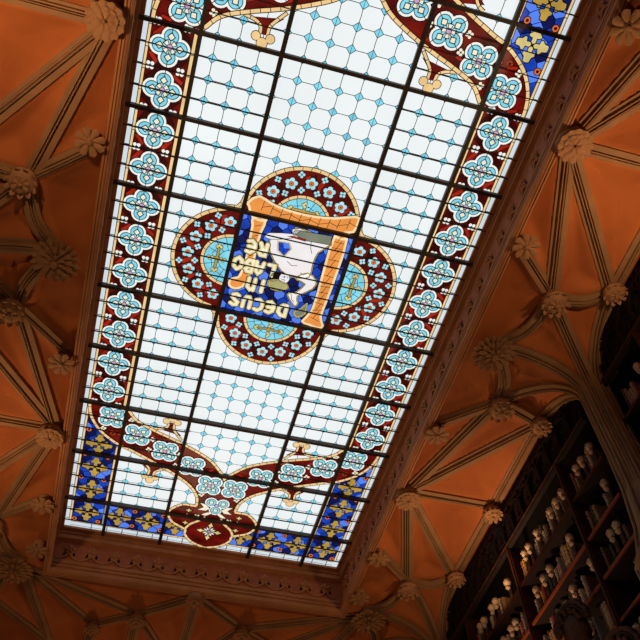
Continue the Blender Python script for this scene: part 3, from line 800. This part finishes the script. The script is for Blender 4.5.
V = []; Fc = []
for dom in ((HX + .03, 3.48, -4.3, 6.9, 44, 300), (-3.38, -HX - .03, -4.3, 6.9, 44, 300), (-HX - .04, HX + .04, HY + .04, 6.9, 90, 68)):
    v, f = build_web(*dom); b = len(V); V += v; Fc += [tuple(b + i for i in q) for q in f]
# plain ceiling outside the view
for (x0, x1, y0, y1) in ((-3.38, 3.48, -7, -4.25),):
    b = len(V); V += [(x0, y0, ZV), (x1, y0, ZV), (x1, y1, ZV), (x0, y1, ZV)]; Fc.append((b, b + 1, b + 2, b + 3))
struct(mesh_obj('ceiling', V, Fc, [PLASTER], smooth=True))

# ------------------------------------------------------------------ bosses
def petal(L, w, th, droop, n=7, m=5, lobed=0, groove=.25):
    vs = []; fs = []
    for i in range(n + 1):
        t = i / n; wd = w * (.3 + .75 * t) * sqrt(max(.02, 1 - t ** 7)) * (1 + lobed * sin(t * pi * 5))
        for j in range(m + 1):
            q = -1 + 2 * j / m
            z = -th * (1 - q * q) * (.35 + .65 * sin(pi * min(1, t + .15))) + groove * th * exp(-(q / .25) ** 2) - droop * t * t
            vs.append((L * t, q * wd, z))
    for i in range(n):
        for j in range(m):
            a = i * (m + 1) + j; fs.append((a, a + 1, a + m + 2, a + m + 1))
    return vs, fs
def boss_proto(kind):
    """carved rosettes; the top of the stem is at z = 0, petals hang below"""
    root = empty('ceiling_boss')
    def petals(n, L, w, th, droop, z, tilt, r0=.02, a0=0, lobed=0, nm='petal'):
        vs, fs = petal(L, w, th, droop, lobed=lobed); me0 = None
        for k in range(n):
            if me0 is None:
                o = mesh_obj(nm, vs, fs, [BOSS], smooth=True, parent=root); me0 = o.data
            else:
                o = bpy.data.objects.new(nm, me0); C.objects.link(o); o.parent = root
            a = a0 + 2 * pi * k / n
            o.location = (r0 * cos(a), r0 * sin(a), z); o.rotation_euler = (0, tilt, a)
    g = MB()
    if kind == 'pendant':
        g.lathe([(.10, .02), (.10, -.05), (.06, -.08), (.05, -.12), (.0, -.12)], BOSS, 16); g.build('stem', root, True)
        g = MB(); g.ball((0, 0, -.17), .035, BOSS); g.build('centre_knob', root, True)
        petals(18, .20, .034, .026, .03, -.06, .05, a0=0); petals(13, .15, .034, .026, .03, -.105, .08, a0=.2); petals(8, .085, .026, .02, .02, -.145, .1)
    elif kind == 'flower':
        g.lathe([(.07, .02), (.07, -.05), (.05, -.06), (.0, -.06)], BOSS, 16); g.build('stem', root, True)
        g = MB(); g.ball((0, 0, -.09), .024, BOSS, sc=(1, 1, .7)); g.lathe([(.034, -.08), (.034, -.092), (.026, -.092)], BOSS, 12); g.build('centre_knob', root, True)
        petals(8, .108, .04, .014, .012, -.078, -.05, a0=.2, lobed=.06)
    elif kind == 'ball':
        g.lathe([(.075, .02), (.08, -.03), (.12, -.05), (.125, -.085), (.10, -.12), (.05, -.14), (.0, -.145)], BOSS, 20, wob=lambda a: 1 + .04 * cos(9 * a)); g.build('stem', root, True)
        petals(11, .115, .032, .018, .05, -.075, .12, r0=.03, lobed=.1); petals(7, .075, .028, .018, .01, -.13, .1, r0=.005, a0=.3, lobed=.1)
        g = MB(); g.ball((0, 0, -.155), .02, BOSS); g.build('centre_knob', root, True)
    else:       # hub: broad flat rosette of lobed leaves
        g.lathe([(.12, .02), (.135, -.04), (.13, -.075), (.09, -.085), (.0, -.088)], BOSS, 24, wob=lambda a: 1 + .03 * cos(12 * a)); g.build('stem', root, True)
        petals(12, .128, .043, .02, .025, -.078, 0, r0=.012, lobed=.1); petals(9, .092, .04, .018, .012, -.092, .03, r0=.004, a0=.2, lobed=.12); petals(6, .05, .03, .014, .0, -.106, .05, a0=.5)
        g = MB(); g.ball((0, 0, -.12), .014, BOSS); g.build('centre_knob', root, True)
    return root
protos = {k: boss_proto(k) for k in ('pendant', 'flower', 'ball', 'hub')}
used = set()
def boss(kind, x, y, dz, label, group, rz=0, sc=1.0):
    pr = protos[kind]
    if kind in used: o = dup_tree(pr)
    else: o = pr; used.add(kind)
    if x < -1.5: x -= .035
    o.location = (x, y, zv(x, y) - .03 + dz); o.rotation_euler = (0, 0, rz); o.scale = (sc, sc, sc)
    tag(o, label, 'boss', group)
    return o
GP = {'pendant': 'large hanging leafy pendants', 'flower': 'small flower bosses along the skylight frame', 'ball': 'round leafy bosses where ribs meet', 'hub': 'flat round hub bosses of the rib stars'}
NMK = {'pendant': 'large spiky leafy pendant', 'flower': 'small open flower boss', 'ball': 'round leafy boss', 'hub': 'flat round hub rosette'}
side = {1: 'right', -1: 'left'}
for sx in (-1, 1):
    sd = side[sx]
    boss('hub', sx * 1.88, -2.165, 0, 'flat round hub rosette on the %s of the skylight, upper one' % sd, GP['hub'], .3, 1.08)
    boss('hub', sx * 1.88, 2.015, 0, 'flat round hub rosette on the %s of the skylight, lower one' % sd, GP['hub'], .5)
    boss('flower', sx * 1.875, -1.195, 0, 'tan flower boss between upper hub rosette and middle pendant, %s of skylight' % sd, GP['flower'], .2, 1.0)
    boss('flower', sx * 1.865, 1.07, 0, 'tan flower boss between middle pendant and lower hub rosette, %s of skylight' % sd, GP['flower'], .9)
    boss('flower', sx * 1.865, 3.0, 0, 'tan flower boss between lower hub rosette and frame corner, %s of skylight' % sd, GP['flower'], .5)
    boss('flower', sx * 1.86, 3.72, .0, 'tan flower boss right against the lower %s corner of the frame' % sd, GP['flower'], .1)
    boss('pendant', sx * 2.02, -.06, -.02, 'brown spiky leafy pendant halfway along the %s side of the skylight' % sd, GP['pendant'], .1)
    boss('pendant', sx * 2.07, 4.07, -.02, 'brown spiky leafy pendant hanging at the lower %s corner of the skylight' % sd, GP['pendant'], .5)
    boss('ball', sx * NX, -.725, -.01, 'tan round leafy boss just above the middle pendant on the %s side' % sd, GP['ball'], .4)
    boss('ball', sx * NX, .575, -.01, 'tan round leafy boss just below the middle pendant on the %s side' % sd, GP['ball'], .9)
    boss('ball', sx * NX, 3.42, -.01, 'tan round leafy boss just above the corner pendant on the %s side' % sd, GP['ball'], .2)
    boss('ball', sx * .64, 4.70, -.01, 'round boss beyond the end frame, %s of its middle boss' % sd, GP['ball'], .2, .85)
boss('flower', 1.86, -3.13, 0, 'tan open flower boss in the upper right corner of the photo', GP['flower'], .0, 1.1)
boss('ball', -1.13, 4.98, -.01, 'small round boss at the bottom left edge, below the end frame', GP['ball'], .6, .7)
boss('ball', -.04, 4.19, .01, 'round carved boss touching the middle of the end frame', GP['ball'], .3, .85)
for y, nm in ((-.95, 'above the pillar at the right edge of the photo'), (.70, 'at the upper end of the long bookcase arch'), (2.0, 'halfway along the long bookcase arch'), (3.12, 'at the lower end of the long bookcase arch')):
    boss('ball', 2.86, y, -.01, 'leafy wall boss ' + nm, 'leafy bosses on the wall rib', y, .85)

# ------------------------------------------------------------------ pillar and walls
def pillar(y, sx=1):
    root = struct(empty('trim_%d' % (300 + int(y * 10) + (50 if sx > 0 else 0)), (sx * PX, y, 0)))
    g = MB(); n = 8
    prof = [(.15, 7.66), (.14, 7.45), (.135, 6.8), (.15, 6.35), (.19, 5.95), (.24, 5.76), (.30, 5.66), (.32, 5.655), (.32, 5.63), (.30, 5.62), (.30, 5.46), (.31, 5.455), (.31, 5.43), (.28, 5.42), (.14, 5.40), (.13, 5.3), (.13, .25), (.2, .2), (.2, 0)]
    g.lathe(prof, STONE, n); g.build('shaft', root)
    g = MB()
    for k in range(8):      # hexagonal canopy tracery hanging below the shaft
        a = 2 * pi * k / 8
        g.tube([(.305 * cos(a), .305 * sin(a), 5.64), (.305 * cos(a), .305 * sin(a), 5.42), (.30 * cos(a), .30 * sin(a), 5.33)], [.014, .012, .004], STONE, 6)
        g.tube([(.14 * cos(a + .2), .14 * sin(a + .2), 7.5), (.142 * cos(a + .2), .142 * sin(a + .2), 6.8), (.155 * cos(a + .2), .155 * sin(a + .2), 6.35), (.195 * cos(a + .2), .195 * sin(a + .2), 5.95), (.245 * cos(a + .2), .245 * sin(a + .2), 5.76), (.3 * cos(a + .2), .3 * sin(a + .2), 5.66)], .013, STONE, 6)
        b2 = a + 2 * pi / 8
        g.tube([(.3 * cos(a), .3 * sin(a), 5.46), (.285 * cos((a + b2) / 2), .285 * sin((a + b2) / 2), 5.58), (.3 * cos(b2), .3 * sin(b2), 5.46)], .009, STONE, 6)
    g.build('canopy_tracery', root)
    return root
for py in PY[1:]: pillar(py); pillar(py, -1)
def wallbox(name, a, b, m):
    g = MB(); g.box(a, b, m); return struct(g.build(name))
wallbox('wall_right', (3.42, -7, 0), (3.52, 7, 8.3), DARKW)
wallbox('wall_left', (-3.40, -7, 0), (-3.30, 7, 8.3), WALLM)
wallbox('wall_back', (-3.4, 6.9, 0), (3.5, 7.0, 8.3), WALLM)
wallbox('wall_front', (-3.4, -7.0, 0), (3.5, -6.9, 8.3), WALLM)
wallbox('floor', (-3.4, -7, -.1), (3.5, 7, 0), FLOORM)

# ------------------------------------------------------------------ bookcase
SH = [7.0, 6.54, 6.12, 5.70, 5.28]
XF, XB = 2.97, 3.24
def bookcase(y0, y1, posts, label):
    root = empty('bookcase', (XF, (y0 + y1) / 2, 0)); ox, oy = XF, (y0 + y1) / 2
    def part(nm, a, b, m, par=root):
        g = MB(); g.box((a[0] - ox, a[1] - oy, a[2]), (b[0] - ox, b[1] - oy, b[2]), m); return g.build(nm, par)
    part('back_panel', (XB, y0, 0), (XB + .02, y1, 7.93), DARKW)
    for i, z in enumerate(SH + [4.86, 4.4, 3.9, 3.4, 2.9, 2.4, 1.9, 1.4, .9, .4]):
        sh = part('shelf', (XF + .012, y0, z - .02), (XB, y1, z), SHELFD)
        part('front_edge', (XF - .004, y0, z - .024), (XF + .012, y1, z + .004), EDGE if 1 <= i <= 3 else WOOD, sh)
    for y in posts:
        g = MB(); yy = y - oy
        g.box((-.012, yy - .026, 0), (XB - XF, yy + .026, 7.5), WOOD); g.box((-.03, yy - .013, 0), (-.012, yy + .013, 7.5), WOOD)
        g.build('post', root)
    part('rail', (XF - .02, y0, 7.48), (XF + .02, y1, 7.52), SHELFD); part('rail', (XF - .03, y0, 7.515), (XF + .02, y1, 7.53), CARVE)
    # pierced arcade frieze above the rail
    n = max(2, round((y1 - y0) / .24)); dy = (y1 - y0) / n
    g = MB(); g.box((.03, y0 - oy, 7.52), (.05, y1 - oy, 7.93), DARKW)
    for i in range(n):
        ya = y0 - oy + i * dy
        g.box((-.015, ya - .012, 7.52), (.03, ya + .012, 7.9), ARCADE)
        pts = [(0, ya + dy / 2 + (dy / 2 - .01) * cos(pi - pi * t / 10), 7.72 + .15 * sin(pi * t / 10)) for t in range(11)]
        g.tube(pts, .014, ARCADE, 6)
        g.tube([(0, ya + dy / 2 + .035 * cos(a * pi / 4), 7.66 + .045 * sin(a * pi / 4)) for a in range(9)], .008, ARCADE, 5)
    g.box((-.02, y0 - oy, 7.89), (.03, y1 - oy, 7.94), ARCADE)
    g.build('arcade_frieze', root)
    tag(root, label, 'bookcase')
    return root
bookcase(.2, 3.92, (.82, 2.05, 3.28), 'tall dark walnut bookcase with arcaded frieze filling the long arch right of the skylight')
bookcase(-3.92, -.2, (-3.28, -2.05, -.82), 'dark walnut bookcase behind the pillar at the right edge of the photo')

def leather(name, c):
    return surf('cover_' + name, tuple(int(v * .85) for v in c), c, 20, .6, .2, 80, .4)
COV = {'cream': leather('cream', (176, 152, 122)), 'brown': leather('brown', (104, 62, 38)), 'red': leather('red', (140, 34, 20)), 'tan': leather('tan', (150, 108, 66)),
       'grey': leather('grey', (122, 110, 98)), 'dark green': leather('dark_green', (44, 50, 38)), 'yellow': leather('yellow', (190, 138, 46)), 'pinkish': leather('pinkish', (164, 104, 92))}
def book_mesh(col, t, h, d):
    g = MB(); m = COV[col]
    n = 6
    # rounded spine towards -X, boards and a recessed page block
    prof = [(0.0 - .012 * sin(pi * i / n), -t / 2 + t * i / n) for i in range(n + 1)]
    vs = [(x, y, z) for z in (0, h) for x, y in prof] ; k = n + 1
    g.add(vs, [(i, i + 1, k + i + 1, k + i) for i in range(n)] + [tuple(range(k))[::-1], tuple(range(k, 2 * k))], m)
    for y in (-t / 2, t / 2 - .003): g.box((0, y, 0), (d, y + .003, h), m)
    g.box((0.001, -t / 2 + .003, .004), (d - .006, t / 2 - .003, h - .004), PAGE)
    for z in (.18, .35, .72, .88): g.box((-.0145, -t / 2 * .8, h * z), (-.002, t / 2 * .8, h * z + .006), m)
    return g
BK = {}
def add_book(col, y, z, t, h, label, lean=0):
    key = (col, round(t, 3), round(h, 2))
    if key in BK: o = BK[key].copy(); C.objects.link(o)
    else: o = book_mesh(col, key[1], key[2], .15).build('book'); BK[key] = o
    o.location = (XF + .045, y, z + .0045); tag(o, label, 'book', 'books standing on the walnut shelves')
    return o
# little carved busts standing before the books
def bust_proto():
    root = empty('carved_bust')
    g = MB(); g.box((-.010, -.024, 0), (.024, .024, .012), BODY); g.box((0, -.020, .012), (.024, .020, .17), BODY); g.box((-.004, -.012, .012), (0, -.006, .165), BODY); g.box((-.004, .004, .012), (0, .010, .165), BODY); g.build('pedestal', root, True)
    g = MB(); g.ball((-.006, 0, .195), .027, BUST, (1, 1, .95), 10, 7, lambda d: 1 + .08 * cos(5 * atan2(d.y, d.x))); g.build('collar', root, True)
    g = MB()
    g.ball((0, 0, .262), .042, BUST, (1, .94, 1.08), 14, 10, lambda d: 1 + .06 * sin(7 * d.y) * cos(6 * d.z) + (.10 if d.x < -.85 and abs(d.z) < .25 else 0) - (.10 if (d.x < -.6 and .1 < d.z < .45 and abs(abs(d.y) - .35) < .18) else 0))
    g.ball((-.04, 0, .255), .011, BUST, n=6, k=5)
    g.build('head', root, True)
    g = MB(); g.ball((.008, 0, .272), .0435, BODY, (1, 1, 1.02), 12, 8, lambda d: 1 + .06 * sin(9 * d.y) if (d.z > .1 or d.x > .2) else .8); g.build('hair', root, True)
    return root
bp = bust_proto(); bfirst = [True]
def add_bust(y, z, label):
    if bfirst[0]: o = bp; bfirst[0] = False
    else: o = dup_tree(bp)
    o.location = (XF + .012 + .028, y, z + .0045); o.rotation_euler = (0, 0, random.uniform(-.5, .5)); tag(o, label, 'bust', 'small ivory busts on the shelves')
    return o
ordn = ['first', 'second', 'third', 'fourth', 'fifth', 'sixth', 'seventh', 'eighth', 'ninth', 'tenth', 'eleventh', 'twelfth', 'thirteenth', 'fourteenth', 'fifteenth', 'sixteenth', 'seventeenth', 'eighteenth', 'nineteenth', 'twentieth']
shelfname = ['top shelf', 'second shelf', 'third shelf', 'fourth shelf', 'fifth shelf']
def fill(y0, y1, rows, secname, dens=1.0):
    """image left is larger y: count from there"""
    for r in rows:
        z = SH[r]; y = y1 - .05; items = []
        while y > y0 + .11:
            q = random.random()
            if q < .22: items.append(('bust', y - .052)); y -= .106
            elif q < .38: y -= random.uniform(.04, .10)
            else:
                t = random.choice((.02, .028, .036)); col = random.choices(list(COV), (7, 4, 2.2, 4, 4, 3, .6, 2))[0]
                h = random.choice((.20, .24, .27, .30)); items.append(('book', y - t / 2, col, t, h)); y -= t + .003
        nb = {}; kb = 0
        for it in items:
            if it[0] == 'bust':
                add_bust(it[1], z, 'ivory bust, %s from left, %s, %s' % (ordn[kb], shelfname[r], secname)); kb += 1
            else:
                c = it[2]; nb[c] = nb.get(c, 0) + 1
                add_book(c, it[1], z, it[3], it[4], '%s book, %s %s one from left, %s, %s' % (c, ordn[nb[c] - 1], c, shelfname[r], secname))
fill(3.31, 3.9, (0,), 'leftmost section')
fill(2.08, 3.25, (0, 1), 'lower left section')
fill(.85, 2.02, (0, 1, 2, 3), 'middle section')
fill(.24, .79, (0, 1, 2, 4), 'section beside pillar')
fill(-.79, -.26, (0, 1, 2), 'section behind pillar')

# carved crest hanging before the shelves
def crest(loc, sc, label):
    root = empty('carved_crest', loc); root.scale = (sc, sc, sc); root.rotation_euler = (0, 0, .35)
    g = MB(); pts = [(0, .17 * cos(a), .17 * sin(a)) for a in [pi * k / 14 - .25 for k in range(17)]]
    g.tube(pts, .032, CARVE, 8); g.tube([(-.02, y * .8, z * .8) for x, y, z in pts], .014, CARVE, 6); g.build('arched_hood', root, True)
    g = MB(); g.ball((.03, 0, -.06), .14, CARVE, (.6, .95, 1.35), 18, 12, lambda d: 1 + .07 * sin(9 * d.y) * sin(8 * d.z)); g.build('carved_body', root, True)
    g = MB()
    for k in range(7):
        a = -.2 + k * .55; g.ball((-.04, .11 * cos(a), .1 * sin(a) - .01), .028, CARVE, n=8, k=6)
    g.build('curled_leaves', root, True)
    g = MB(); g.tube([(.03, 0, -.1), (.15, 0, -.12)], .02, CARVE, 8); g.build('bracket', root)
    tag(root, label, 'carving', 'dark carved crests on the bookcase')
    return root
crest((2.78, 1.16, 5.90), 1.0, 'dark carved walnut crest with arched hood in front of the lower shelves')
crest((2.78, .68, 5.30), 1.0, 'dark carved walnut crest at the bottom right edge of the photo')

# ------------------------------------------------------------------ light
def spot(name, loc, target, power, color, angle=150, radius=.15, blend=.8):
    l = bpy.data.lights.new(name, 'SPOT'); l.energy = power; l.color = color; l.spot_size = math.radians(angle); l.spot_blend = blend; l.shadow_soft_size = radius
    o = bpy.data.objects.new(name, l); C.objects.link(o); o.location = loc
    o.rotation_euler = (Vector(target) - Vector(loc)).to_track_quat('-Z', 'Y').to_euler(); return o
WARM = (1.0, .68, .40)
for sx in (-1, 1):
    for y, pw in ((-2.1, 66), (2.02, 48)):
        spot('bay_uplight', (sx * 2.5, y, 6.7), (sx * 2.1, y, 8.0), pw * 1.0, WARM, 165, .06)
spot('end_uplight', (0, 6.0, 5.2), (0, 5.0, 8.0), 62, (1.0, .6, .36), 150, .2)
spot('shelf_light', (2.2, 2.4, 5.0), (3.1, 1.9, 6.3), 95, (1.0, .62, .36), 66, .05, .9)
spot('shelf_light', (1.9, .9, 4.4), (3.1, .9, 6.6), 20, (1.0, .78, .6), 90, .2)
l = bpy.data.lights.new('hall_glow', 'AREA'); l.energy = 23; l.color = (1.0, .66, .40); l.size = 4; l.size_y = 9; l.shape = 'RECTANGLE'
o = bpy.data.objects.new('hall_glow', l); C.objects.link(o); o.location = (0, .5, .8); o.rotation_euler = (pi, 0, 0)

w = bpy.data.worlds.new('world'); bpy.context.scene.world = w; w.use_nodes = True
w.node_tree.nodes['Background'].inputs[0].default_value = (.8, .88, 1, 1); w.node_tree.nodes['Background'].inputs[1].default_value = .3

# ------------------------------------------------------------------ camera
cam = bpy.data.cameras.new('camera'); co = bpy.data.objects.new('camera', cam); C.objects.link(co)
X = Vector((0.96233935, -0.26913186, -0.03835376)); Y = Vector((-0.20362288, -0.80707931, 0.55422082)); Z = Vector((-0.18011301, -0.52553880, -0.83148558))
co.matrix_world = Matrix(((X.x, Y.x, Z.x, -1.04333), (X.y, Y.y, Z.y, -3.99828), (X.z, Y.z, Z.z, 1.60193), (0, 0, 0, 1)))
cam.sensor_width = 36; cam.lens = 36 * 826.5265 / 640; cam.clip_start = .05; cam.clip_end = 100
bpy.context.scene.camera = co
bpy.context.scene.view_settings.view_transform = 'Standard'
